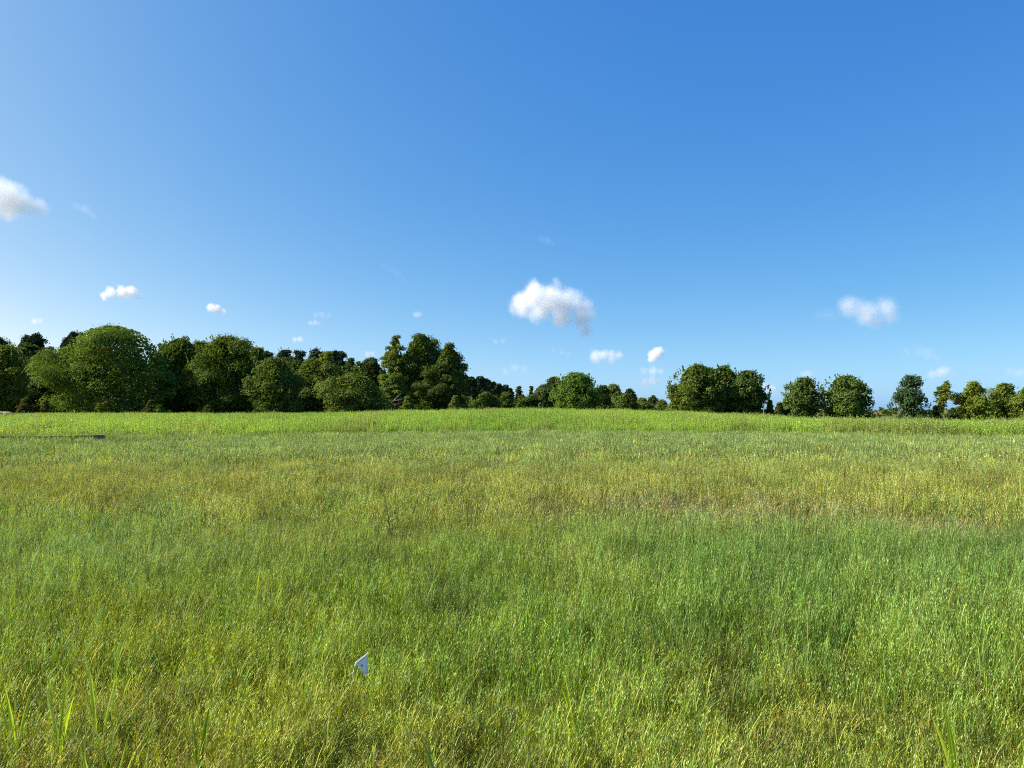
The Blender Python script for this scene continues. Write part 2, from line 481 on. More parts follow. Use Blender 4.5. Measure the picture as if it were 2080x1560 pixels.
tree('leafy_tree', 'dark filler tree between the biggest round tree and the narrow dark tree', 'tree', 300, 372, 697, 114, 'oak', DK2, MD, .28, base=.0)
tree('leafy_tree', 'shaded tree between the narrow dark tree and the tall domed tree', 'tree', 372, 438, 692, 116, 'oak', DK2, MD2, .28, base=.0, spiky=.6)
tree('leafy_tree', 'shaded green tree behind the right shoulder of the domed tree', 'tree', 470, 540, 715, 114, 'oak', DK2, MD2, .28, base=.0, spiky=.4)
tree('leafy_tree', 'dark tree tucked behind the layered olive and yellow-green trees', 'tree', 572, 632, 733, 118, 'oak', DK2, MD, .28, base=.0)
# --- tall group in the middle
tree('tall_tree', 'slender open-crowned tall tree, sky showing through its branches', 'tree', 774, 832, 681, 118, 'oak', MD, LT2, .28, base=.30, gap=.42, puffs=56, dens=.55, r0=.16, limbs=16)
tree('tall_tree', 'highest tall tree in the middle of the picture with a lobed top', 'tree', 800, 912, 675, 120, 'oak', (0.050, 0.087, 0.022), (0.095, 0.147, 0.036), .28, base=.04, gap=.12, puffs=70, limbs=14, r0=.26)
tree('tall_tree', 'dark tall tree leaning right on the end of the tall group', 'tree', 866, 944, 696, 118, 'oak', DK2, MD2, .28, base=.04, gap=.14, puffs=56, lean=.5, limbs=12, r0=.24)
tree('leafy_tree', 'green tree filling the foot of the tall group on its right', 'tree', 842, 940, 738, 116, 'oak', (.036, .062, .016), (.068, .105, .026), .27, base=.0, gap=.08)
tree('leafy_tree', 'low green tree under the slender open-crowned tree', 'tree', 772, 834, 757, 112, 'dome', LT, OL2, .25, base=.1, puffs=40, gap=.1)
tree('shrub', 'small bright shrub at the foot of the tall trees', 'shrub', 812, 846, 804, 104, 'bush', LT, LT2, .2, base=0)
tree('shrub', 'little yellowish shrub standing alone right of the tall trees', 'shrub', 912, 936, 803, 104, 'bush', OL, YL2, .18, base=0)

# --- far wooded slope, right of the tall group
SLOPE = ['highest pine of the far slope, touching the dark leaning tall tree', 'second pine down the far slope from the tall trees', 'third pine down the far slope, round topped',
         'fourth pine down the far slope, in the middle of the row', 'fifth pine down the far slope, just past its middle', 'sixth pine down the far slope above the second shrub tree',
         'last but one pine at the low end of the far slope', 'lowest and last pine at the right end of the far slope']
for i, (a, b, t) in enumerate([(930, 962, 762), (945, 972, 765), (962, 986, 764), (974, 1000, 769), (990, 1012, 775), (1002, 1024, 779), (1016, 1036, 781), (1026, 1044, 788)]):
    tree('pine_tree', SLOPE[i], 'tree', a - 3, b + 3, t, 235, 'dome', PN, PN2, .45, base=.02, group='pines on the far wooded slope', mat=NEEDLE, puffs=30, limbs=4)
tree('shrub', 'rounded olive shrub tree in front of the far pine slope', 'shrub', 962, 1012, 796, 125, 'dome', (0.056, 0.098, 0.025), OL2, .25, base=0)
tree('shrub', 'second shrub tree below the end of the pine slope', 'shrub', 1008, 1046, 796, 128, 'bush', MD, OL2, .25, base=0)
tree('cedar_tree', 'pointed dark tree in the lowest part of the skyline', 'tree', 1040, 1068, 785, 150, 'cone', DK, MD, .3, base=0)
tree('shrub', 'small dull shrub beside the pointed dark tree', 'shrub', 1046, 1076, 801, 130, 'bush', MD, MD2, .25, base=0)
tree('cedar_tree', 'slim pointed green tree left of the grey-green hedge trees', 'tree', 1070, 1088, 784, 140, 'cone', MD, MD2, .26, base=0)
tree('leafy_tree', 'grey-green spreading tree left of the bright round tree', 'tree', 1072, 1138, 781, 130, 'oak', (0.048, 0.081, 0.031), (0.084, 0.126, 0.048), .27, base=0)
tree('oak_tree', 'dark oak top looking over the grey-green spreading tree', 'tree', 1100, 1150, 765, 150, 'oak', DK, DK2, .3, base=.1)
tree('leafy_tree', 'bright green round tree with spiky shoots near the middle', 'tree', 1122, 1218, 756, 90, 'dome', (0.050, 0.105, 0.020), (0.098, 0.179, 0.031), .23, base=.0, puffs=60, spiky=1.0, stems=3)
tree('leafy_tree', 'small dark tree hugging the bright round tree', 'tree', 1206, 1242, 782, 100, 'dome', DK2, MD, .24, base=0)
tree('leafy_tree', 'pale grey-green rounded tree in the middle distance', 'tree', 1220, 1270, 780, 140, 'dome', (0.070, 0.105, 0.039), (0.119, 0.161, 0.059), .28, base=0)
tree('oak_tree', 'dark rounded tree at the right end of the middle clump', 'tree', 1258, 1300, 789, 140, 'oak', DK, DK2, .28, base=0)
tree('shrub', 'mid green shrub before the pale rounded tree', 'shrub', 1236, 1300, 799, 108, 'bush', MD, MD2, .23, base=0, puffs=36)
tree('shrub', 'low green shrub between the middle clump and the gap', 'shrub', 1280, 1326, 808, 118, 'bush', MD, LT2, .23, base=0)
tree('oak_tree', 'tiny dark flat-topped tree far off in the gap', 'tree', 1310, 1343, 803, 220, 'oak', DK, DK2, .36, base=0)
tree('shrub', 'low dull bush in the gap left of the great maple clump', 'shrub', 1322, 1366, 812, 125, 'bush', MD, MD2, .23, base=0)

# --- right-hand trees on the field edge
tree('shrub', 'light yellow-green shrub under the left side of the maple clump', 'shrub', 1352, 1392, 805, 84, 'bush', LT, YL2, .19, base=0)
tree('maple_tree', 'left maple of the wide clump with ragged leafy edge', 'tree', 1358, 1468, 741, 82, 'dome', (0.048, 0.092, 0.020), (0.098, 0.146, 0.031), .24, base=.03, gap=.14, puffs=66, spiky=.9, stems=3, dens=.9, limbs=14)
tree('maple_tree', 'middle maple of the wide clump, rounded and dense', 'tree', 1420, 1518, 742, 85, 'dome', (0.042, 0.084, 0.018), (0.084, 0.133, 0.028), .24, base=.03, gap=.08, puffs=56, spiky=.9, stems=2, limbs=12)
tree('maple_tree', 'dark right maple of the wide clump, in deep shade', 'tree', 1474, 1562, 751, 83, 'dome', (0.036, 0.076, 0.020), (0.073, 0.123, 0.031), .24, base=.03, gap=.08, puffs=56, spiky=.7, stems=3, limbs=12)
tree('shrub', 'slight green bush at the right foot of the maple clump', 'shrub', 1552, 1574, 812, 84, 'bush', LT, OL2, .18, base=0, gap=.1)
tree('shrub', 'brownish low bush in the gap right of the maple clump', 'shrub', 1568, 1598, 817, 88, 'bush', OL, BR2, .18, base=0)
tree('shrub', 'dark bush touching the left of the twin trees', 'shrub', 1586, 1608, 808, 84, 'bush', DK2, MD, .19, base=0)
tree('maple_tree', 'left and smaller of the twin round trees', 'tree', 1592, 1672, 766, 80, 'vase', (0.048, 0.090, 0.025), (0.092, 0.148, 0.042), .22, base=.05, gap=.12, puffs=54, spiky=.9, stems=3, dens=.9, limbs=13)
tree('maple_tree', 'right and wider of the twin round trees', 'tree', 1664, 1768, 762, 80, 'dome', (0.050, 0.095, 0.025), (0.098, 0.161, 0.042), .22, base=.05, gap=.16, puffs=66, spiky=.9, stems=3, dens=.9, limbs=14)
tree('cedar_tree', 'dark blue-green narrow tree standing apart on the right', 'tree', 1800, 1894, 762, 85, 'cone', (0.031, 0.067, 0.036), (0.059, 0.109, 0.053), .22, base=.04, gap=.62, puffs=84, spiky=1.4, stems=2, dens=.5, limbs=14)
tree('sapling', 'thin leaning sapling with a sparse leafy top beside the dark tree', 'tree', 1892, 1926, 774, 84, 'vase', LT, YL2, .2, base=.36, gap=.4, puffs=44, dens=.45, lean=.7, r0=.06, limbs=10)
tree('shrub', 'small dark bush at the foot of the thin sapling', 'shrub', 1888, 1912, 824, 86, 'bush', DK2, MD, .2, base=0)
tree('shrub', 'far dark bush left of the pale locust trees', 'shrub', 1922, 1946, 828, 120, 'bush', DK, DK2, .24, base=0)
tree('oak_tree', 'dull dark tree low behind the first locust tree', 'tree', 1938, 1976, 822, 130, 'oak', DK, MD, .26, base=0)
tree('locust_tree', 'airy pale locust tree with tiered branches on the right', 'tree', 1934, 2022, 774, 84, 'vase', LT, (0.168, 0.217, 0.042), .2, base=.08, gap=.3, puffs=60, dens=.75, limbs=16)
tree('locust_tree', 'fuller locust tree cut by the right edge', 'tree', 2006, 2076, 777, 86, 'tall', (0.056, 0.104, 0.022), LT2, .22, base=.02, gap=.08, puffs=56, limbs=12)
tree('leafy_tree', 'last green tree, mostly outside the right edge', 'tree', 2052, 2135, 783, 82, 'dome', (0.056, 0.104, 0.022), LT2, .22, base=.02, puffs=50)
# --- scrub along the foot of the left wood
for a, b, t, c, lab in [(36, 70, 806, 'br', 'brownish half-dead shrub in the shade at the far left'), (84, 106, 812, 'br', 'thin brown shrub under the dull green tree'),
                        (196, 238, 815, 'ol', 'olive shrub lit by a sunbeam below the biggest round tree'), (292, 318, 812, 'br', 'tan-leaved shrub in the dark gap right of the biggest round tree'),
                        (300, 345, 822, 'md', 'low green shrub at the foot of the narrow dark tree'), (408, 436, 822, 'br', 'small brown shrub under the tall domed tree'),
                        (520, 560, 818, 'md', 'green shrub at the foot of the layered olive tree')]:
    cA, cB = {'br': (BR, BR2), 'ol': (OL, YL), 'md': (MD, MD2)}[c]
    tree('shrub', lab, 'shrub', a, b, t, 92, 'bush', cA, cB, .18, base=0, gap=.1, dens=.6, puffs=18, limbs=4)

# --- far-off woods that read as one mass
def wood_mass(name, spans, Y, jitter, colA, colB, leaf, seed, h_clump):
    rng = np.random.default_rng(seed)
    Vs, Fs, Cs, off = [], [], [], 0
    for (xa, xb, top_a, top_b) in spans:
        n = max(2, int((xb - xa) / h_clump))
        for i in range(n):
            f = (i + rng.random()) / n
            x = xa + (xb - xa) * f; yy = Y + jitter * (rng.random() - .5)
            top = (top_a * (1 - f) + top_b * f) * (0.82 + 0.3 * rng.random())
            gz = float(ground(x, yy))
            Rr = h_clump * (0.7 + 0.5 * rng.random())
            V, F, C, _, _ = crown_arrays(rng, Rr, max(top, 1.0), 0, 'oak', colA, colB, leaf, int(2.6 * Rr * top / leaf ** 2), 16)
            Vs.append(V + np.array([x, yy, gz])); Fs.append(F + off); Cs.append(C); off += len(V)
    me = mesh_np(name, np.concatenate(Vs), np.concatenate(Fs), np.concatenate(Cs))
    o = link(name, me, LEAF)
    tag(o, kind='stuff')
    return o
wood_mass('woods', [(-180, -49, 13.4, 12.6), (-49, -34, 11.6, 10.8), (-34, -22, 10.4, 8.5)], 140, 8, DK, MD, .5, 71, 5.0)
wood_mass('woods', [(-190, -52, 12.5, 12.0), (-52, -26, 11, 9)], 153, 6, DK, MD, .5, 77, 4.6)
wood_mass('woods', [(-110, -38, 11, 8), (-38, -14, 8, 5), (-14, 4, 4.5, 3)], 200, 14, DK, DK2, .6, 72, 6.0)
wood_mass('treeline', [(0, 90, 3.2, 3.8), (90, 190, 4.2, 4.6), (190, 420, 5, 7)], 330, 30, DK, MD, .9, 73, 8.0)

# fallen grey limb under the slender tall tree
def fallen():
    Y = 102
    rng = np.random.default_rng(5)
    bx = at(790, Y); gz = float(ground(bx, Y))
    root = empty('fallen_branch', (bx, Y, gz))
    tag(root, 'grey fallen limb with bare twigs resting on the wood edge', 'fallen branch')
    P = lambda px, py, dy=0.0: np.array([at(px, Y) - bx, dy, zat(py, Y) - gz])
    T = Tubes(); T.add([P(786, 832), P(800, 813, .2), P(809, 804, .3), P(814, 798, .5)], [.11, .09, .07, .03], 7)
    link('limb', T.mesh('limb'), BARK, root)
    for k in range(11):
        a = P(786 + 24 * rng.random(), 826 - 16 * rng.random(), rng.normal() * .3)
        b = a + np.array([1.2 * rng.random() + .3, .6 * rng.normal(), (rng.random() - .35) * 1.1])
        T = Tubes(); T.add([a, (a + b) / 2 + rng.normal(size=3) * .1, b], [.04, .03, .01], 5)
        link('twig', T.mesh('twig'), BARK, root)
fallen()

# bent grey stake by the maple clump
def stake():
    Y = 79
    bx = at(1551, Y); gz = float(ground(bx, Y))
    T = Tubes()
    P = lambda px, py: np.array([at(px, Y) - bx, 0, zat(py, Y) - gz])
    T.add([np.array([0, 0, -.2]), P(1551, 836), P(1552.3, 822.5)], [.03, .03, .028], 6)
    T.add([P(1552.3, 822.5), P(1550, 820.3), P(1548, 817.5)], [.028, .025, .02], 6)
    T.add([P(1552.3, 822.5), P(1554.5, 820.5)], [.02, .012], 6)
    o = link('bent_stake', T.mesh('bent_stake'), BARK_PALE, None, (bx, Y, gz))
    tag(o, 'pale bent stake forked at the top beside the maple clump', 'stake')
stake()

# ------------------------------------------------------------------ grass prototypes
def strip(pts, w, side):
    """flat blade along pts, tapered widths w, spread along side"""
    V = []
    for p, ww in zip(pts, w):
        V += [p - side * ww / 2, p + side * ww / 2]
    F = [(2 * i, 2 * i + 1, 2 * i + 3, 2 * i + 2) for i in range(len(pts) - 1)]
    return V, F

class Clump:
    def __init__(s): s.V = []; s.F = []; s.C = []
    def add(s, V, F, c):
        b = len(s.V); s.V += list(V); s.F += [tuple(i + b for i in f) for f in F]
        s.C += [c] * len(V)
    def mesh(s, name): return mesh_np(name, np.array(s.V), np.array(s.F), np.array(s.C))

def arc(rng, base, az, L, lean, droop, n):
    pts = []; p = np.array(base, float); th = lean
    for i in range(n + 1):
        pts.append(p.copy())
        p = p + np.array([math.cos(az) * math.sin(th), math.sin(az) * math.sin(th), math.cos(th)]) * (L / n)
        th += droop / n
    return pts

def oat_clump(seed, rad, n_stem, h, wmul=1.0, n_leaf=3, n_spk=7, n_low=16):
    rng = np.random.default_rng(seed)
    c = Clump()
    for s in range(n_stem):
        r = rad * math.sqrt(rng.random()); a = rng.random() * 6.283
        base = np.array([r * math.cos(a), r * math.sin(a), -.02])
        az = rng.random() * 6.283; H = h * (0.62 + 0.5 * rng.random())
        kind = rng.random()
        if kind < .30: tone = np.array([0.84, 1.0, 1.40])      # bluish
        elif kind < .46: tone = np.array([1.26, 1.08, .90])    # straw
        elif kind < .53: tone = np.array([1.10, .66, .60])      # rusty
        else: tone = np.array([.92, 1.05, .75])
        tone = tone * (0.38 + 1.35 * rng.random() ** 1.3)
        pts = arc(rng, base, az, H, .02 + .10 * rng.random(), .03 + .22 * rng.random(), 3)
        sd = np.array([math.sin(az + rng.normal() * .6), math.cos(az + rng.normal() * .6), 0])
        sd /= np.linalg.norm(sd)
        w = .0032 * wmul
        c.add(*strip(pts, [w, w, w * .9, w * .6], sd), tuple(tone))
        for k in range(n_leaf):
            f = .12 + .6 * rng.random()
            p = pts[0] + (pts[-1] - pts[0]) * f
            a2 = rng.random() * 6.283
            L = H * (.28 + .3 * rng.random())
            lp = arc(rng, p, a2, L, .08 + .30 * rng.random(), .2 + .9 * rng.random(), 3)
            ls = np.array([-math.sin(a2), math.cos(a2), 0])
            ww = .0062 * wmul * (.6 + .7 * rng.random())
            lt = tone * (.75 + .5 * rng.random())
            if rng.random() < .07: lt = np.array([1.5, 1.25, .85]) * (.7 + .5 * rng.random())
            c.add(*strip(lp, [ww * .7, ww, ww * .8, ww * .12], ls), tuple(lt))
        tip = pts[-1]
        for k in range(n_spk):
            a3 = rng.random() * 6.283; rr = H * (.02 + .07 * rng.random())
            q = tip + np.array([math.cos(a3) * rr, math.sin(a3) * rr, -H * (.02 + .20 * rng.random())])
            dn = np.array([math.cos(a3) * .5, math.sin(a3) * .5, -.8]) * (.018 + .012 * rng.random()) * (.7 + .3 * wmul)
            sp = np.array([-math.sin(a3), math.cos(a3), 0]) * .0026 * wmul
            V = [q, q + dn * .4 + sp, q + dn, q + dn * .4 - sp]
            g = (1.15 + .75 * rng.random())
            c.add(V, [(0, 1, 2, 3)], (g * 1.0, g * 1.04, g * 1.5))
    for s in range(n_low):                       # basal grass
        r = rad * 1.1 * math.sqrt(rng.random()); a = rng.random() * 6.283
        base = np.array([r * math.cos(a), r * math.sin(a), -.02]); az = rng.random() * 6.283
        L = h * (.3 + .45 * rng.random())
        lp = arc(rng, base, az, L, .03 + .32 * rng.random(), .15 + .8 * rng.random(), 3)
        ww = .005 * wmul * (.7 + .6 * rng.random())
        k = rng.random()
        t = np.array([1.1, 1.15, .55]) if k < .55 else (np.array([1.4, 1.0, .6]) if k < .72 else np.array([.8, .95, .9]))
        c.add(*strip(lp, [ww, ww, ww * .8, ww * .1], np.array([-math.sin(az), math.cos(az), 0])), tuple(t * (.65 + .6 * rng.random())))
    return c.mesh('oat_clump')

def weed_clump(seed, rad, n_stem, h):
    """tall leafy goldenrod-like stalks with narrow tapering tops"""
    rng = np.random.default_rng(seed)
    c = Clump()
    for s in range(n_stem):
        r = rad * math.sqrt(rng.random()); a = rng.random() * 6.283
        base = np.array([r * math.cos(a), r * math.sin(a), -.03]); az = rng.random() * 6.283
        H = h * (.62 + .4 * rng.random()) * (1.15 if rng.random() < .12 else 1)
        pts = arc(rng, base, az, H, .02 + .08 * rng.random(), .06 * rng.normal(), 3)
        sd = np.array([1.0, 0, 0]) if rng.random() < .7 else np.array([0, 1.0, 0])
        tone = np.array([1, 1, 1]) * (.75 + .5 * rng.random())
        if rng.random() < .08: tone = tone * np.array([1.1, .8, .8])
        c.add(*strip(pts, [.012, .011, .009, .005], sd), tuple(tone * np.array([.9, .85, .9])))
        nl = 15
        for k in range(nl):
            f = .12 + .88 * (k + rng.random()) / nl
            p = pts[0] + (pts[-1] - pts[0]) * f
            a2 = rng.random() * 6.283
            L = (.17 - .12 * f) * (.7 + .6 * rng.random())
            e = p + np.array([math.cos(a2) * L * .75, math.sin(a2) * L * .75, L * (.75 if f > .5 else .45)])
            ls = np.array([-math.sin(a2), math.cos(a2), 0]) * (.014 + .010 * rng.random())
            m_ = (p + e) / 2 + np.array([0, 0, .012])
            tt = tone * (.8 + .4 * rng.random()) * (1 + .25 * f)
            c.add([p, m_ + ls, e, m_ - ls], [(0, 1, 2, 3)], tuple(tt))
    return c.mesh('weed_clump')

GRASS = leaf_mat('field_grass', trans=.34, gloss=.018, rough=.55, instanced=True, tr_tint=(1.15, 1.12, .5))
WEED = leaf_mat('tall_weeds', trans=.42, gloss=.015, rough=.5, instanced=True, tr_tint=(1.15, 1.15, .45))

def scatter(name, protos, P, scale, rotz, tilt, tint, which, kind='stuff', label=None):
    """one object: points that carry instances of the clump meshes (never separately countable grass)"""
    me = bpy.data.meshes.new(name)
    me.vertices.add(len(P))
    me.vertices.foreach_set('co', np.asarray(P, np.float32).ravel())
    def attr(n, t, d, key):
        a = me.attributes.new(n, t, 'POINT'); a.data.foreach_set(key, np.asarray(d).ravel())
    attr('scl', 'FLOAT_VECTOR', np.asarray(scale, np.float32), 'vector')
    rot = np.stack([tilt[:, 0], tilt[:, 1], rotz], 1).astype(np.float32)
    attr('rot', 'FLOAT_VECTOR', rot, 'vector')
    t4 = np.ones((len(P), 4), np.float32); t4[:, :3] = tint
    attr('tint', 'FLOAT_COLOR', t4, 'color')
    attr('which', 'INT', which.astype(np.int32), 'value')
    me.update()
    o = bpy.data.objects.new(name, me); COL.objects.link(o)
    tag(o, label, None, None, kind)
    ng = bpy.data.node_groups.new(name + '_scatter', 'GeometryNodeTree')
    ng.interface.new_socket('Geometry', in_out='INPUT', socket_type='NodeSocketGeometry')
    ng.interface.new_socket('Geometry', in_out='OUTPUT', socket_type='NodeSocketGeometry')
    N, L = ng.nodes, ng.links
    gi = N.new('NodeGroupInput'); go = N.new('NodeGroupOutput')
    join = N.new('GeometryNodeJoinGeometry')
    def named(n, t):
        x = N.new('GeometryNodeInputNamedAttribute'); x.data_type = t; x.inputs['Name'].default_value = n
        return x.outputs['Attribute']
    for i, pm in enumerate(protos):
        oi = N.new('GeometryNodeObjectInfo'); oi.inputs['Object'].default_value = pm; oi.inputs['As Instance'].default_value = True
        cmp_ = N.new('FunctionNodeCompare'); cmp_.data_type = 'INT'; cmp_.operation = 'EQUAL'
        L.new(named('which', 'INT'), cmp_.inputs[2]); cmp_.inputs[3].default_value = i
        ip = N.new('GeometryNodeInstanceOnPoints')
        L.new(gi.outputs[0], ip.inputs['Points']); L.new(cmp_.outputs[0], ip.inputs['Selection'])
        L.new(oi.outputs['Geometry'], ip.inputs['Instance'])
        er = N.new('FunctionNodeEulerToRotation'); L.new(named('rot', 'FLOAT_VECTOR'), er.inputs[0])
        L.new(er.outputs[0], ip.inputs['Rotation'])
        L.new(named('scl', 'FLOAT_VECTOR'), ip.inputs['Scale'])
        L.new(ip.outputs[0], join.inputs[0])
    L.new(join.outputs[0], go.inputs[0])
    md = o.modifiers.new('scatter', 'NODES'); md.node_group = ng
    return o

def proto(me, mat):
    me.materials.append(mat)
    return bpy.data.objects.new(me.name, me)          # never linked: only the scatter uses it

def border(x):
    """distance of the line where the mown oats end and the tall weeds begin"""
    x = np.asarray(x, float)
    return 44 - 9.0 * sstep(6, 30, x) - 10.0 * sstep(-6, -24, x) + 2.6 * (fbm(x * .22, x * 0 + 3, 9, 4) - .5)

def wedge(rng, y0, y1, dens, margin=1.1, extra=2.0):
    """random points in the strip of field the camera could see (with room to step aside)"""
    n = int(dens * (y1 - y0) * ((y0 + y1) * .5 * 1.36 * margin + 2 * extra))
    y = np.sqrt(rng.random(n) * (y1 ** 2 - y0 ** 2) + y0 ** 2)
    x = (rng.random(n) * 2 - 1) * (y * .68 * margin + extra)
    return x, y

FLAG_XY = (at(737, 3.75), 3.75)

def field_colours(x, y):
    n1 = fbm(x * .5, y * .35, 21, 4); n2 = fbm(x * 1.7, y * 1.3, 33, 3); n3 = fbm(x * .16, y * .12, 45, 3)
    n4 = fbm(x * 4.0, y * 3.0, 52, 3)
    jit = np.random.default_rng(77).normal(size=len(x))
    n1 = n1 + .10 * jit; n2 = n2 + .35 * (n4 - .5)
    d = y * (1 + .50 * (n1 - .5) + .16 * np.roll(jit, 7)) + 1.6 * (n2 - .5)
    olive = np.array([.215, .240, .034]); green = np.array([.150, .245, .030]); deep = np.array([.136, .236, .042])
    dry = np.array([.250, .262, .055]); tan = np.array([.265, .232, .125]); blue = np.array([.180, .270, .090]); yel = np.array([.265, .290, .030])
    c = np.tile(olive, (len(x), 1))
    def mixin(c, col, w):
        w = np.clip(w, 0, 1)[:, None]; return c * (1 - w) + col * w
    c = mixin(c, green, sstep(3.0, 4.8, d) * .85)
    c = mixin(c, deep, sstep(4.2, 6.0, d) * (.40 + .60 * sstep(-.5, 2.0, x)) * .9)
    c = mixin(c, yel, sstep(.2, -1.6, x) * (1 - sstep(4.5, 7, d)) * .55)
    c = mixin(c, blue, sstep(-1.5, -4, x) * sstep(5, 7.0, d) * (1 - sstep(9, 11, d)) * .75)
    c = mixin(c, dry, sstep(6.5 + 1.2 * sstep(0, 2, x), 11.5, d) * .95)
    c = mixin(c, yel, sstep(9, 13, d) * sstep(.5, .7, n1) * .34)
    patch = np.exp(-((x - 2.5) / 1.9) ** 2 - ((y - 10.6) / 1.5) ** 2) + .8 * np.exp(-((x - 4.9) / .7) ** 2 - ((y - 9.2) / .9) ** 2)
    c = mixin(c, tan, patch * .9)
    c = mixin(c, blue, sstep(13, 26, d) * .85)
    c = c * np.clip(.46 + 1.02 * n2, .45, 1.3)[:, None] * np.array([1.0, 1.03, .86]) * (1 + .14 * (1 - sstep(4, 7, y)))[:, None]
    c = mixin(c, dry, sstep(.60, .75, n2) * .3)
    c = mixin(c, deep, sstep(.42, .30, n1) * .45 * (1 - sstep(9, 12, d)))
    return c, patch, n1, n2, d

def build_field():
    rng = np.random.default_rng(3)
    near = [proto(oat_clump(40 + i, .16, 22, .36, .62, 3, 7, 24), GRASS) for i in range(6)]
    mid = [proto(oat_clump(60 + i, .24, 26, .42, 1.15, 2, 6, 22), GRASS) for i in range(5)]
    far = [proto(oat_clump(80 + i, .45, 44, .46, 2.2, 2, 5, 28), GRASS) for i in range(4)]
    lows = [proto(oat_clump(20 + i, .17, 0, .20, .75, 0, 0, 46), GRASS) for i in range(4)]
    x, y = wedge(rng, 1.6, 8.0, 48)
    c, patch, n1, n2, d = field_colours(x, y)
    c = c * np.array([1.0, .92, .9]) * (.6 + .5 * rng.random((len(x), 1)))
    s = .7 + .5 * rng.random(len(x))
    scatter('low_grass', lows, np.stack([x, y, ground(x, y)], 1), np.stack([s, s, s], 1), rng.random(len(x)) * 6.283,
            rng.normal(size=(len(x), 2)) * .05, c, rng.integers(0, 4, len(x)))
    for nm, protos, y0, y1, dens in (('near', near, 1.6, 9.0, 54), ('mid', mid, 8.6, 20.0, 13), ('far', far, 19.0, 46.0, 4.5)):
        x, y = wedge(rng, y0, y1, dens)
        ok = y < border(x) + 2.0 * rng.random(len(x)) ** 2
        x, y = x[ok], y[ok]
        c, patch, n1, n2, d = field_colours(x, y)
        near_fence = sstep(-12, -15, x) * sstep(28, 31, y)
        tall = .80 + .40 * near_fence * (rng.random(len(x)) > .78) + .32 * sstep(3.2, 5.5, d) * (.6 + .4 * sstep(-2, 2, x)) - .18 * sstep(9, 13, d)
        s = tall * (.84 + .32 * n2) * (1 - .26 * (1 - sstep(3.4, 5.8, y))) * (.85 + .3 * rng.random(len(x)))
        s = s * (1 - .25 * np.clip(patch, 0, 1))
        fx, fy = FLAG_XY
        nearflag = (np.abs(x - fx * y / fy) < .13) & (y > fy - .75) & (y < fy + .12)
        s = np.where(nearflag, s * .55, s)
        keep = rng.random(len(x)) > .50 * np.clip(patch, 0, 1) + .12 * sstep(.66, .76, n1) * (y > 5)
        x, y, s, c = x[keep], y[keep], s[keep], c[keep]
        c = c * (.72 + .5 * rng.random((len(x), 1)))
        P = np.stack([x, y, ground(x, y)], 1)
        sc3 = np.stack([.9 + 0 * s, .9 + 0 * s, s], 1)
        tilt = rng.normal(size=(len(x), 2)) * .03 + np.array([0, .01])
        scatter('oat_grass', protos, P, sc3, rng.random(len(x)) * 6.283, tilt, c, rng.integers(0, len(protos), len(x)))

def build_weeds():
    rng = np.random.default_rng(8)
    protos = [proto(weed_clump(120 + i, .34, 13, 1.08), WEED) for i in range(6)]
    x, y = wedge(rng, 32, 97, 5.2, 1.12, 3)
    b = border(x)
    front = rng.random(len(x))
    ok = (y > b - 1.6 * front ** 3) & ((y < 80) | (x < -12)) & (rng.random(len(x)) < np.where(y > b + 12, .75, 1.0))
    x, y, b = x[ok], y[ok], b[ok]
    ahead = (y < b)
    n1 = fbm(x * .12, y * .05, 61, 4); n2 = fbm(x * .6, y * .2, 67, 3)
    lite = np.array([.236, .370, .070]); mid = np.array([.182, .308, .058]); grey = np.array([.220, .270, .085])
    w = sstep(.35, .65, n1)[:, None]
    c = mid * (1 - w) + lite * w
    w = (sstep(.55, .72, n2) * .6)[:, None]
    c = c * (1 - w) + grey * w
    c = c * (.85 + .3 * rng.random((len(x), 1)))
    s = (.84 + .32 * n2) * (.90 + .20 * rng.random(len(x))) * (1 - .30 * (1 - sstep(0, 5, y - b)) * (1 - sstep(6, 14, x)))
    s = np.where(ahead, s * .62, s)
    P = np.stack([x, y, ground(x, y)], 1)
    sc3 = np.stack([1.05 + 0 * s, 1.05 + 0 * s, s], 1)
    scatter('tall_weeds', protos, P, sc3, rng.random(len(x)) * 6.283, rng.normal(size=(len(x), 2)) * .04 + np.array([0, .03]), c, rng.integers(0, 6, len(x)))

build_field()
build_weeds()

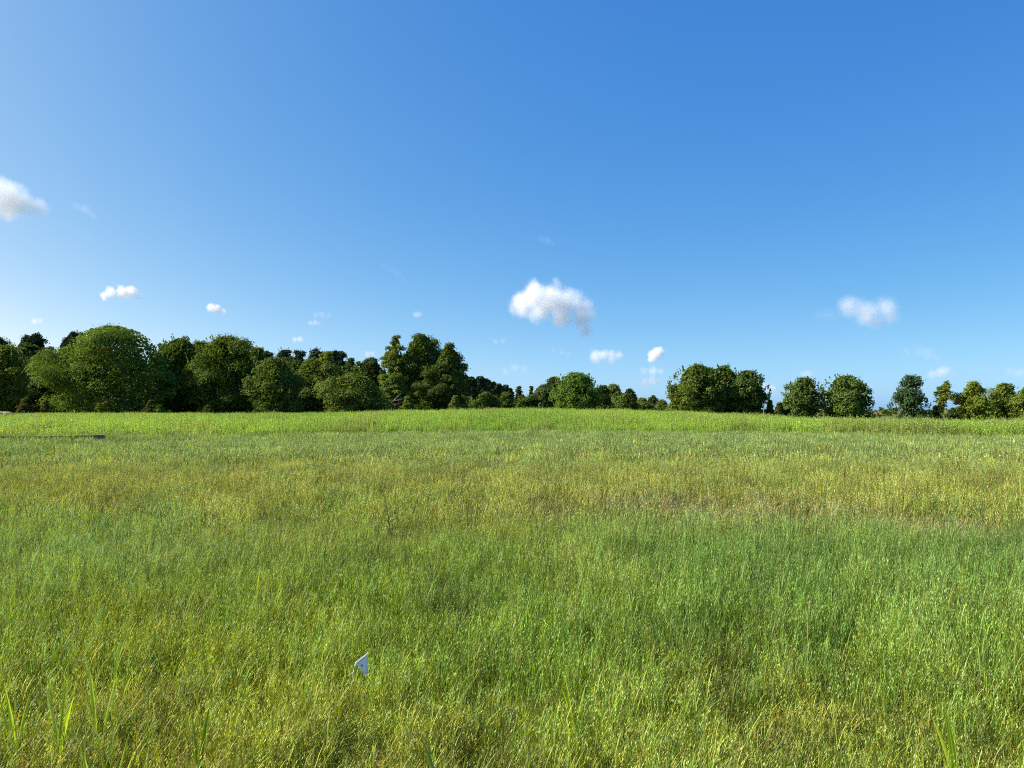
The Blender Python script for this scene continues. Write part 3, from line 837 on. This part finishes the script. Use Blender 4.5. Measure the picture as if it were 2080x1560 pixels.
# dark seed stalks standing in the tall weeds
STALK = leaf_mat('dock_stalk', trans=.1, gloss=.03, base=(.060, .058, .022))
DOCK_LABELS = {843: 'dark seed stalk leaning left in the tall weeds below the highest tall tree',
               921: 'dark seed stalk leaning left in the tall weeds below the little yellowish shrub',
               1007: 'dark upright seed stalk in the tall weeds below the far pine slope',
               1041: 'dark seed stalk low on the front slope of the tall weeds near the middle',
               470: 'leftmost of three dark stalks low in the tall weeds below the domed tree',
               493: 'middle one of three dark stalks low in the tall weeds at left',
               522: 'rightmost of three dark stalks low in the tall weeds below the olive tree'}
def dock(px, py, Y, lean, h_up, label):
    x = at(px, Y); gz = float(ground(x, Y))
    rng = np.random.default_rng(int(px))
    root = empty('seed_stalk', (x, Y, gz))
    tag(root, label, 'plant', 'dark seed stalks in the tall weeds')
    H = max(.7, zat(py, Y) - gz + h_up)
    pts = arc(rng, (0, 0, -.05), 0 if lean > 0 else math.pi, H, abs(lean) * .5, abs(lean), 4)
    T = Tubes(); T.add(pts, [.018, .016, .014, .011, .006], 5)
    me = T.mesh('stem')
    a = me.attributes.new('tone', 'FLOAT_COLOR', 'POINT'); a.data.foreach_set('color', np.full(4 * len(me.vertices), .9, np.float32))
    link('stem', me, STALK, root)
    n = 70
    f = .45 + .55 * rng.random(n); seg = np.clip((f * 4).astype(int), 0, 3); lo = np.array(pts)[seg]; hi = np.array(pts)[seg + 1]
    pos = lo + (hi - lo) * ((f * 4) - seg)[:, None] + rng.normal(size=(n, 3)) * .022
    V, F, C = leaf_quads(rng, pos, rand_unit(rng, n), .065, np.ones((n, 3)) * (.7 + .6 * rng.random((n, 1))))
    link('seed_head', mesh_np('seed_head', V, F, C), STALK, root)
for px, py, Y, ln in [(843, 842, 56, -.5), (921, 846, 55, -.45), (1007, 841, 57, -.3), (1041, 858, 48, -.4), (470, 860, 44, .12), (493, 866, 42, .1), (522, 866, 42, -.1)]:
    dock(px, py, Y, ln, .06, DOCK_LABELS[px])

# pale flowering weeds at the left edge of the tall growth
def pale_patch(px0, px1, pytop, Y, label):
    rng = np.random.default_rng(int(px1))
    x0, x1 = at(px0, Y), at(px1, Y); cx = (x0 + x1) / 2; gz = float(ground(cx, Y))
    root = empty('flower_patch', (cx, Y, gz)); tag(root, label, 'flowering plant')
    H = zat(pytop, Y) - gz
    n = 1500
    x = (rng.random(n) - .5) * (x1 - x0); y = (rng.random(n) - .5) * 2.2
    z = H * (1 - .25 * (2 * x / (x1 - x0)) ** 2) * (.86 + .16 * fbm(x * 3 + 9, y * 3, 4, 2)) - .25 * rng.random(n) ** 2
    t = rng.random((n, 1))
    V, F, C = leaf_quads(rng, np.stack([x, y, z], 1), rand_unit(rng, n) * .6 + np.array([0, -.3, .6]), .085, np.array(PK) * (1 - t) + np.array(PK2) * t)
    link('blossom', mesh_np('blossom', V, F, C), FLOWER, root)
    n = 2200
    x = (rng.random(n) - .5) * (x1 - x0) * 1.05; y = (rng.random(n) - .5) * 2.3; z = rng.random(n) * H * .85
    t = rng.random((n, 1))
    V, F, C = leaf_quads(rng, np.stack([x, y, z], 1), rand_unit(rng, n), .13, np.array((.07, .075, .04)) * (1 - t) + np.array((.12, .13, .06)) * t)
    link('foliage', mesh_np('foliage', V, F, C), LEAF, root)
FLOWER = leaf_mat('pale_flower', trans=.25, gloss=.02, tr_tint=(1, 1, 1))
pale_patch(-16, 18, 835, 74, 'pale pink flowering clump at the left edge before the wood')
pale_patch(46, 86, 842, 66, 'wide low clump of pale pink flowers in the tall weeds')

# ------------------------------------------------------------------ silt fence
def silt_fence():
    FAB = plain_mat('black_fabric', (.009, .014, .009), .95, .3, 6.0)
    HEM = plain_mat('pale_hem', (.24, .27, .18), .7, .2, 10.0)
    WOOD = plain_mat('stake_wood', (.30, .24, .16), .85, .3, 9.0)
    Y0, Y1 = 33.6, 33.0
    xa, xb = at(-140, Y0), at(213, Y1)
    n = 40
    xs_ = np.linspace(xa, xb, n); f = (xs_ - xa) / (xb - xa)
    ys_ = Y0 + (Y1 - Y0) * f + .03 * np.sin(xs_ * 3)
    gz = ground(xs_, ys_)
    top = np.array([zat(p, 33.3) for p in np.interp((xs_ / 33.3 * FPX + 1040), [-140, 0, 28, 80, 160, 195, 208, 213], [886, 885.5, 884.5, 885, 883.2, 882.8, 881.0, 881.8])])
    top = top + .006 * np.sin(xs_ * 5.1)
    root = empty('silt_fence', (xb, Y1, float(gz[-1])))
    tag(root, 'low black fabric silt fence with a pale top hem at the left edge', 'fence')
    o0 = np.array([xb, Y1, float(gz[-1])])
    th = .006
    V = []; F = []
    for i in range(n):
        for dy in (-th, th):
            V += [(xs_[i], ys_[i] + dy, gz[i] - .08), (xs_[i], ys_[i] + dy + .01, top[i] - .03)]
    for i in range(n - 1):
        b = 4 * i; c = b + 4
        F += [(b, c, c + 1, b + 1), (c + 2, b + 2, b + 3, c + 3), (b + 1, c + 1, c + 3, b + 3)]
    F.append((4 * n - 4, 4 * n - 2, 4 * n - 1, 4 * n - 3))
    link('fabric', mesh_np('fabric', np.array(V) - o0, np.array(F)), FAB, root)
    T = Tubes(); T.add(np.stack([xs_, ys_ + .01, top - .012], 1) - o0, np.full(n, .0045) * (1 + 1.0 * (f > .955)), 6)
    link('hem', T.mesh('hem'), HEM, root)
    for sx in np.arange(xb - .03, xa, -2.4):
        k = int(np.argmin(abs(xs_ - sx)))
        bm = bmesh.new(); bmesh.ops.create_cube(bm, size=1)
        bmesh.ops.scale(bm, vec=(.04, .04, top[k] - gz[k] + .18), verts=bm.verts)
        bmesh.ops.translate(bm, vec=Vector((xs_[k], ys_[k] + .036, (top[k] + gz[k]) / 2 - .09)) - Vector(o0), verts=bm.verts)
        bmesh.ops.bevel(bm, geom=bm.edges[:], offset=.005, segments=1, affect='EDGES')
        me = bpy.data.meshes.new('post'); bm.to_mesh(me); bm.free()
        link('post', me, WOOD, root)
    # torn end flap folded down
    e = np.array([xs_[-1], ys_[-1], top[-1]]) - o0
    Vf = [e + np.array([0, -.01, -.03]), e + np.array([.10, -.05, -.10]), e + np.array([.13, -.04, -.40]), e + np.array([0.0, -.01, -.45])]
    Vf = np.array(Vf); Vb = Vf + np.array([0, .012, 0])
    link('end_flap', mesh_np('end_flap', np.concatenate([Vf, Vb]), np.array([(0, 1, 2, 3), (7, 6, 5, 4), (0, 4, 5, 1), (1, 5, 6, 2), (2, 6, 7, 3)])), FAB, root)
silt_fence()

# ------------------------------------------------------------------ marker flag
def marker_flag():
    Y = FLAG_XY[1]
    P = lambda px, py, d=0.0: np.array([(px - 1040) / FPX * (Y + d), Y + d, zat(py, Y + d)])
    A, B = P(726, 1345.5, -.03), P(749.5, 1327, .035)          # hem side (wire runs along it)
    Cc, D = P(752, 1368, .02), P(746, 1372.5, -.005)       # free side, curled
    gz = float(ground(A[0], Y))
    foot = np.array([A[0] - .11, Y + .08, gz])
    root = empty('marker_flag', tuple(foot)); tag(root, 'small white plastic survey marker flag tilted on a wire in the near grass', 'marker flag')
    PLAST = plain_mat('white_plastic', (.60, .66, .72), .35, .04, 20.0, trans=.2)
    HEM = plain_mat('white_hem', (.80, .82, .84), .35, .03, 20.0, trans=.35)
    INK = plain_mat('print_ink', (.02, .03, .05), .5, .1, 20.0)
    WIRE = plain_mat('steel_wire', (.35, .35, .36), .35, .1, 30.0, metallic=.9)
    n, m = 11, 11
    nrm = np.cross(B - A, D - A); nrm /= np.linalg.norm(nrm)
    if nrm[1] > 0: nrm = -nrm
    def S(u, v):
        a = A * (1 - u) + B * u; b = D * (1 - u) + Cc * u
        p = a * (1 - v) + b * v
        wv = .010 * math.sin(u * 5.5 + .6 + v) * v + .012 * abs(u - .66) * -1.6 * v   # soft curl and a crease
        return p + nrm * wv
    V = []; 
    for sgn in (0, -.0008):
        for i in range(n):
            for j in range(m):
                V.append(S(i / (n - 1), .03 + .97 * j / (m - 1)) + nrm * sgn - foot)
    F = []
    for i in range(n - 1):
        for j in range(m - 1):
            q = i * m + j; F.append((q, q + 1, q + m + 1, q + m)); q += n * m; F.append((q, q + m, q + m + 1, q + 1))
    link('sheet', mesh_np('sheet', np.array(V), np.array(F)), PLAST, root)
    # hem: doubled strip along the wire
    V = []
    for sgn in (.0028, .0010):
        for i in range(n):
            for v in (-.02, .16):
                V.append(S(i / (n - 1), v) + nrm * sgn - foot)
    F = []
    for i in range(n - 1):
        q = 2 * i; F.append((q, q + 1, q + 3, q + 2)); q += 2 * n; F.append((q, q + 2, q + 3, q + 1))
    link('hem', mesh_np('hem', np.array(V), np.array(F)), HEM, root)
    # printed mark: a small slanted blot
    uv = [(.22, .33), (.30, .30), (.36, .38), (.36, .46), (.30, .49), (.24, .42)]
    V = [S(u, v) + nrm * .0016 - foot for u, v in uv]
    link('printed_mark', mesh_np('printed_mark', np.array(V), np.array([(0, 1, 2, 3, 4, 5)])), INK, root)
    T = Tubes(); d_ = A - B
    T.add([B - d_ * .02 - foot, A - foot, A + d_ * .35 + np.array([0, .01, -.05]) - foot, np.array([0, 0, -.06])], [.0016] * 4, 6)
    link('wire_stake', T.mesh('wire_stake'), WIRE, root)
marker_flag()

# ------------------------------------------------------------------ broad-bladed grass tufts standing out of the field
BLADE = leaf_mat('broad_blade', trans=.55, gloss=.06, rough=.35, tr_tint=(1.1, 1.15, .4))
def tuft(px, pyb, pyt, label, blades, col, seed):
    rng = np.random.default_rng(seed)
    zb = .20
    Y = (CAM_Z - zb) / ((pyb - HORIZON) / FPX)
    Y = Y * .985
    x = at(px, Y); gz = float(ground(x, Y))
    root = empty('grass_tuft', (x, Y, gz)); tag(root, label, 'grass tuft', 'broad grass tufts in the near field')
    H = zat(pyt, Y) - gz
    for k in range(blades):
        az = rng.choice([0, math.pi]) + rng.normal() * .5
        L = H * (1.02 if k == 0 else .75 + .25 * rng.random())
        pts = arc(rng, (rng.normal() * .008, rng.normal() * .008, -.02), az, L, .03 + .16 * rng.random(), .10 + .25 * rng.random(), 6)
        w = .017 * (.8 + .4 * rng.random()) * (Y / 3.4) ** .5
        sd = np.array([.9, .3 * rng.normal(), 0]); sd /= np.linalg.norm(sd)
        fold = np.cross(sd, np.array([0, 0, 1.0])) * w * .22
        V = []; ws = [.5, .8, 1, 1, .85, .55, .05]
        for p, q in zip(pts, ws):
            V += [p - sd * w * q / 2, p + fold * q, p + sd * w * q / 2]
        F = []
        for i in range(6):
            b = 3 * i; F += [(b, b + 1, b + 4, b + 3), (b + 1, b + 2, b + 5, b + 4)]
        c = np.array(col) * (.85 + .3 * rng.random())
        link('blade', mesh_np('blade', np.array(V), np.array(F), np.tile(c, (len(V), 1)), smooth=True), BLADE, root)
YG = (.36, .50, .035); GR = (.14, .27, .03)
for i, a in enumerate([
    (47, 1452, 1368, 'yellow-green grass tuft nearest the left edge', 3, YG),
    (138, 1458, 1348, 'tallest bright grass tuft at lower left, its two blades in a V', 3, YG),
    (216, 1420, 1350, 'fine three-bladed grass tuft right of the tall bright one', 3, YG),
    (238, 1556, 1474, 'slanting bright grass tuft at the bottom left', 3, YG),
    (204, 1556, 1490, 'short upright grass tuft beside the slanting one', 2, YG),
    (410, 1490, 1418, 'dark green grass blades leaning left in the lower left field', 2, GR),
    (924, 1575, 1478, 'broad green grass tuft at the bottom centre', 4, GR),
    (1162, 1412, 1366, 'small green grass tuft right of centre near the bottom', 3, YG),
    (1932, 1490, 1416, 'bright grass tuft by the bare patch at lower right', 3, YG),
    (1726, 1580, 1500, 'upright yellow-green grass blades at the bottom right', 2, YG),
    (515, 1200, 1143, 'upright yellowish grass tuft in the left middle of the field', 2, YG),
    (430, 1200, 1160, 'short grass tuft left of the upright yellowish one', 2, YG)]):
    tuft(*a, 300 + i)

# tall broad-leaved weed in mid field
WEEDLEAF = leaf_mat('weed_leaf', trans=.25, gloss=.008, base=(.150, .215, .058))
def tall_weed(px, pyt, Y, label, seed, lean):
    rng = np.random.default_rng(seed)
    x = at(px, Y); gz = float(ground(x, Y)); H = zat(pyt, Y) - gz
    root = empty('tall_weed', (x, Y, gz)); tag(root, label, 'weed')
    pts = arc(rng, (0, 0, -.03), math.pi if lean < 0 else 0, H, .02, abs(lean), 4)
    T = Tubes(); T.add(pts, [.008, .007, .006, .005, .003], 5)
    me = T.mesh('stem'); a = me.attributes.new('tone', 'FLOAT_COLOR', 'POINT'); a.data.foreach_set('color', np.full(4 * len(me.vertices), .8, np.float32))
    link('stem', me, WEEDLEAF, root)
    for k in range(34):
        f = .25 + .75 * (k + .5) / 34; seg = min(3, int(f * 4)); p = pts[seg] + (pts[seg + 1] - pts[seg]) * (f * 4 - seg)
        a2 = k * 2.4 + rng.normal() * .3; L = .15 * (1.15 - .7 * f) * (.8 + .4 * rng.random())
        lp = arc(rng, p, a2, L, .7, .9, 3)
        V, F = strip(lp, [.006, .018, .014, .002], np.array([-math.sin(a2), math.cos(a2), 0]))
        link('leaf', mesh_np('leaf', np.array(V), np.array(F), np.ones((len(V), 3)) * (.75 + .5 * rng.random())), WEEDLEAF, root)
tall_weed(797, 1000, 8.2, 'dark green leafy weed standing above the grass left of centre', 11, -.25)

# ------------------------------------------------------------------ clouds: real volumes far away
def cloud(label, px, py, w, h, tau, puffs, seed=0, soft=1.0, noise=.80, nscale=6.0, group=None):
    """px,py centre in the photo, w,h size there; puffs (u, v, r) in units of the width, v up"""
    if w < 95: tau = tau * (.75 if py > 700 else .5)
    el = max(.02, (HORIZON - py) / FPX)
    dist = min(9000, max(2600, 900 / el))
    W = w / FPX * dist
    X = at(px, dist); Z = zat(py, dist)
    bm = bmesh.new()
    rng = np.random.default_rng(seed + 500)
    P = []
    asp = h / w
    for (u, v, r) in puffs:
        P.append((u, .12 * rng.normal() * .6, v, r))
    if w < 100: P = [(u, d, v, r * 1.25) for (u, d, v, r) in P]
    for (u, d, v, r) in P:
        bmesh.ops.create_icosphere(bm, subdivisions=3, radius=r * 1.18, matrix=Matrix.Translation((u, d, v)))
    tmp = bpy.data.meshes.new('cloud_tmp'); bm.to_mesh(tmp); bm.free()
    to = bpy.data.objects.new('cloud_tmp', tmp); COL.objects.link(to)
    md = to.modifiers.new('r', 'REMESH'); md.mode = 'VOXEL'; md.voxel_size = .035
    dg = bpy.context.evaluated_depsgraph_get()
    me = bpy.data.meshes.new_from_object(to.evaluated_get(dg))
    bpy.data.objects.remove(to)
    m, nt, out = node_mat('cloud_vapour')
    N, L = nt.nodes, nt.links
    tc = N.new('ShaderNodeTexCoord')
    no = N.new('ShaderNodeTexNoise'); no.inputs['Scale'].default_value = nscale; no.inputs['Detail'].default_value = 6; no.inputs['Roughness'].default_value = .68
    of = N.new('ShaderNodeVectorMath'); of.operation = 'ADD'; of.inputs[1].default_value = (seed * 3.7, seed * 1.3, seed * 2.1)
    L.new(tc.outputs['Object'], of.inputs[0]); L.new(of.outputs[0], no.inputs['Vector'])
    cur = None
    for (u, d, v, r) in P:
        dn = N.new('ShaderNodeVectorMath'); dn.operation = 'DISTANCE'; dn.inputs[1].default_value = (u, d, v)
        L.new(tc.outputs['Object'], dn.inputs[0])
        q = N.new('ShaderNodeMath'); q.operation = 'MULTIPLY_ADD'; q.inputs[1].default_value = -1 / r; q.inputs[2].default_value = 1.0
        L.new(dn.outputs['Value'], q.inputs[0])
        q2 = N.new('ShaderNodeMath'); q2.operation = 'MULTIPLY'; q2.inputs[1].default_value = (r / .2) ** .5
        L.new(q.outputs[0], q2.inputs[0])
        if cur is None: cur = q2.outputs[0]
        else:
            mxn = N.new('ShaderNodeMath'); mxn.operation = 'SMOOTH_MAX'; mxn.inputs[2].default_value = .25
            L.new(cur, mxn.inputs[0]); L.new(q2.outputs[0], mxn.inputs[1]); cur = mxn.outputs[0]
    n_ = N.new('ShaderNodeMath'); n_.operation = 'MULTIPLY_ADD'; n_.inputs[1].default_value = noise * 2; n_.inputs[2].default_value = -noise - .02
    L.new(no.outputs['Fac'], n_.inputs[0])
    ad = N.new('ShaderNodeMath'); ad.operation = 'ADD'; L.new(cur, ad.inputs[0]); L.new(n_.outputs[0], ad.inputs[1])
    mr = N.new('ShaderNodeMapRange'); mr.interpolation_type = 'SMOOTHSTEP'
    mr.inputs['From Min'].default_value = 0; mr.inputs['From Max'].default_value = .75 * soft
    mr.inputs['To Min'].default_value = 0; mr.inputs['To Max'].default_value = tau / W * 4
    L.new(ad.outputs[0], mr.inputs['Value'])
    # no density outside the puffs, so the mesh border never shows
    ed = N.new('ShaderNodeMapRange'); ed.inputs['From Min'].default_value = -.16; ed.inputs['From Max'].default_value = -.02
    L.new(cur, ed.inputs['Value'])
    ml = N.new('ShaderNodeMath'); ml.operation = 'MULTIPLY'; L.new(mr.outputs[0], ml.inputs[0]); L.new(ed.outputs[0], ml.inputs[1])
    vol = N.new('ShaderNodeVolumePrincipled')
    vol.inputs['Color'].default_value = (.88, .925, .92, 1); vol.inputs['Anisotropy'].default_value = .1
    L.new(ml.outputs[0], vol.inputs['Density'])
    L.new(vol.outputs[0], out.inputs['Volume'])
    try: m.cycles.volume_step_rate = .1
    except Exception: pass
    o = link('cloud', me, m, None, (X, dist, Z))
    o.scale = (W, W, W)
    tag(o, label, 'cloud', group)
    return o

cloud('large white cloud entering at the left edge of the sky', 3, 410, 176, 104, 1.0,
      [(-.34, .20, .26), (-.14, .10, .27), (.06, .03, .24), (.22, -.04, .19), (.33, -.05, .15), (-.3, -.08, .22), (-.05, -.08, .2)], 1)
cloud('thin slanting wisp right of the left-edge cloud', 166, 429, 62, 40, .35, [(-.3, .18, .14), (0, .08, .17), (.16, -.06, .13), (.32, -.2, .12)], 2, 1.6)
cloud('flat white cloud above the big round tree', 243, 596, 100, 34, 2.8, [(-.35, -.05, .11), (-.15, .0, .14), (.05, .02, .16), (.2, .02, .15), (.36, -.07, .10)], 3)
cloud('little white puff above the domed tree', 436, 628, 44, 22, 2.0, [(-.22, .08, .2), (.05, .0, .22), (.3, -.1, .16)], 4)
cloud('biggest white cumulus cloud over the middle of the field', 1122, 624, 190, 112, 1.9,
      [(-.33, .04, .17), (-.18, .12, .19), (0, .10, .2), (.03, .26, .07), (.12, .05, .19), (.25, .02, .17), (.38, .03, .10), (.30, -.12, .15), (.10, -.08, .17), (-.12, -.04, .17), (.36, -.25, .10), (.40, -.1, .11)], 5, noise=.75)
cloud('white two-humped cloud above the twin round trees', 1768, 634, 146, 64, 1.0,
      [(-.28, .08, .20), (-.12, .03, .21), (.05, -.01, .21), (.22, .06, .21), (.34, -.08, .16), (.1, -.12, .18), (-.1, -.08, .17)], 6, soft=1.6, noise=.6)
cloud('faint grey scrap left of the two-humped cloud', 1680, 640, 70, 30, .18, [(-.2, 0, .2), (.1, .02, .22), (.3, -.04, .16)], 7, 2)
cloud('oval cloud with a bright rim, low right of the biggest cloud', 1234, 724, 78, 34, 1.3, [(-.28, 0, .19), (-.1, .03, .17), (.12, .06, .14), (.3, .03, .14), (.1, -.08, .14)], 8, 1.4)
cloud('small bright puff near the maple clump', 1334, 720, 42, 32, 1.6, [(-.1, -.05, .3), (.1, .1, .28), (-.25, -.2, .2)], 9, 1.2)
cloud('pale broken cloud under the small bright puff', 1326, 755, 56, 22, .7, [(-.3, 0, .18), (0, .02, .2), (.3, .02, .16)], 10, 1.6)
cloud('lowest pale cloud left of the maple clump', 1322, 777, 52, 26, .8, [(-.25, -.02, .2), (.05, .05, .22), (.28, 0, .16)], 11, 1.6)
cloud('faint streak above and left of the biggest cloud', 798, 554, 66, 50, .12, [(-.3, .22, .14), (-.1, .12, .16), (.12, -.02, .18), (.3, -.2, .15)], 12, 2)
cloud('faint speck high above the biggest cloud', 1110, 489, 48, 30, .16, [(-.2, .1, .2), (.05, 0, .22), (.25, -.1, .16)], 13, 2)
cloud('low cloud with a pale top above the thin sapling', 1912, 757, 72, 28, 1.0, [(-.28, -.06, .15), (0, .02, .18), (.18, .05, .17), (.34, -.06, .12)], 14, 1.5)
cloud('grey smudge above the dark narrow tree', 1872, 719, 84, 36, .3, [(-.35, .05, .14), (-.1, .05, .18), (.12, .0, .2), (.33, -.1, .14)], 15, 2)
cloud('pale wisp above the yellow-green tree', 652, 640, 50, 18, .4, [(-.28, 0, .16), (0, .04, .18), (.3, 0, .15)], 16, 1.8)
cloud('small bright streak just below the pale wisp', 637, 656, 30, 12, .9, [(-.25, 0, .18), (.02, .02, .2), (.28, -.04, .15)], 17, 1.5)
cloud('tiny puff close over the pine tops', 605, 690, 30, 14, 1.1, [(-.2, 0, .2), (.1, .02, .22), (.3, -.05, .14)], 18, 1.4)
cloud('tiny pale puff left of the tall trees', 751, 719, 32, 20, .45, [(-.15, 0, .24), (.15, .02, .22)], 19, 1.8)
cloud('tiny round puff above the tall trees', 847, 639, 28, 20, .5, [(-.1, 0, .28), (.15, .03, .25)], 20, 1.8)
cloud('faint scrap below left of the biggest cloud', 1015, 694, 42, 18, .35, [(-.2, 0, .2), (.15, .02, .2)], 21, 1.8)
cloud('faint grey streak under the biggest cloud', 1140, 716, 50, 20, .25, [(-.3, .08, .14), (0, 0, .17), (.28, -.08, .15)], 22, 2)
cloud('faint grey bank over the far pine slope', 1046, 750, 64, 24, .4, [(-.3, -.04, .15), (0, .04, .18), (.28, .0, .16)], 23, 2)
cloud('tiny white puff over the left-edge wood', 71, 653, 30, 16, .7, [(-.1, 0, .25), (.18, .03, .22)], 24, 1.6)
cloud('faint grey puff left of the twin trees', 1638, 760, 40, 22, .35, [(-.15, 0, .25), (.15, .02, .24)], 25, 1.8)
cloud('low pale cloud in the gap by the maple clump', 1564, 790, 40, 26, .9, [(-.2, .1, .22), (.1, -.02, .24), (.3, -.14, .15)], 26, 1.5)
cloud('pale grey cloud cut by the right edge', 2066, 757, 60, 30, .4, [(-.28, .05, .17), (0, -.02, .2), (.28, 0, .18)], 27, 1.8)
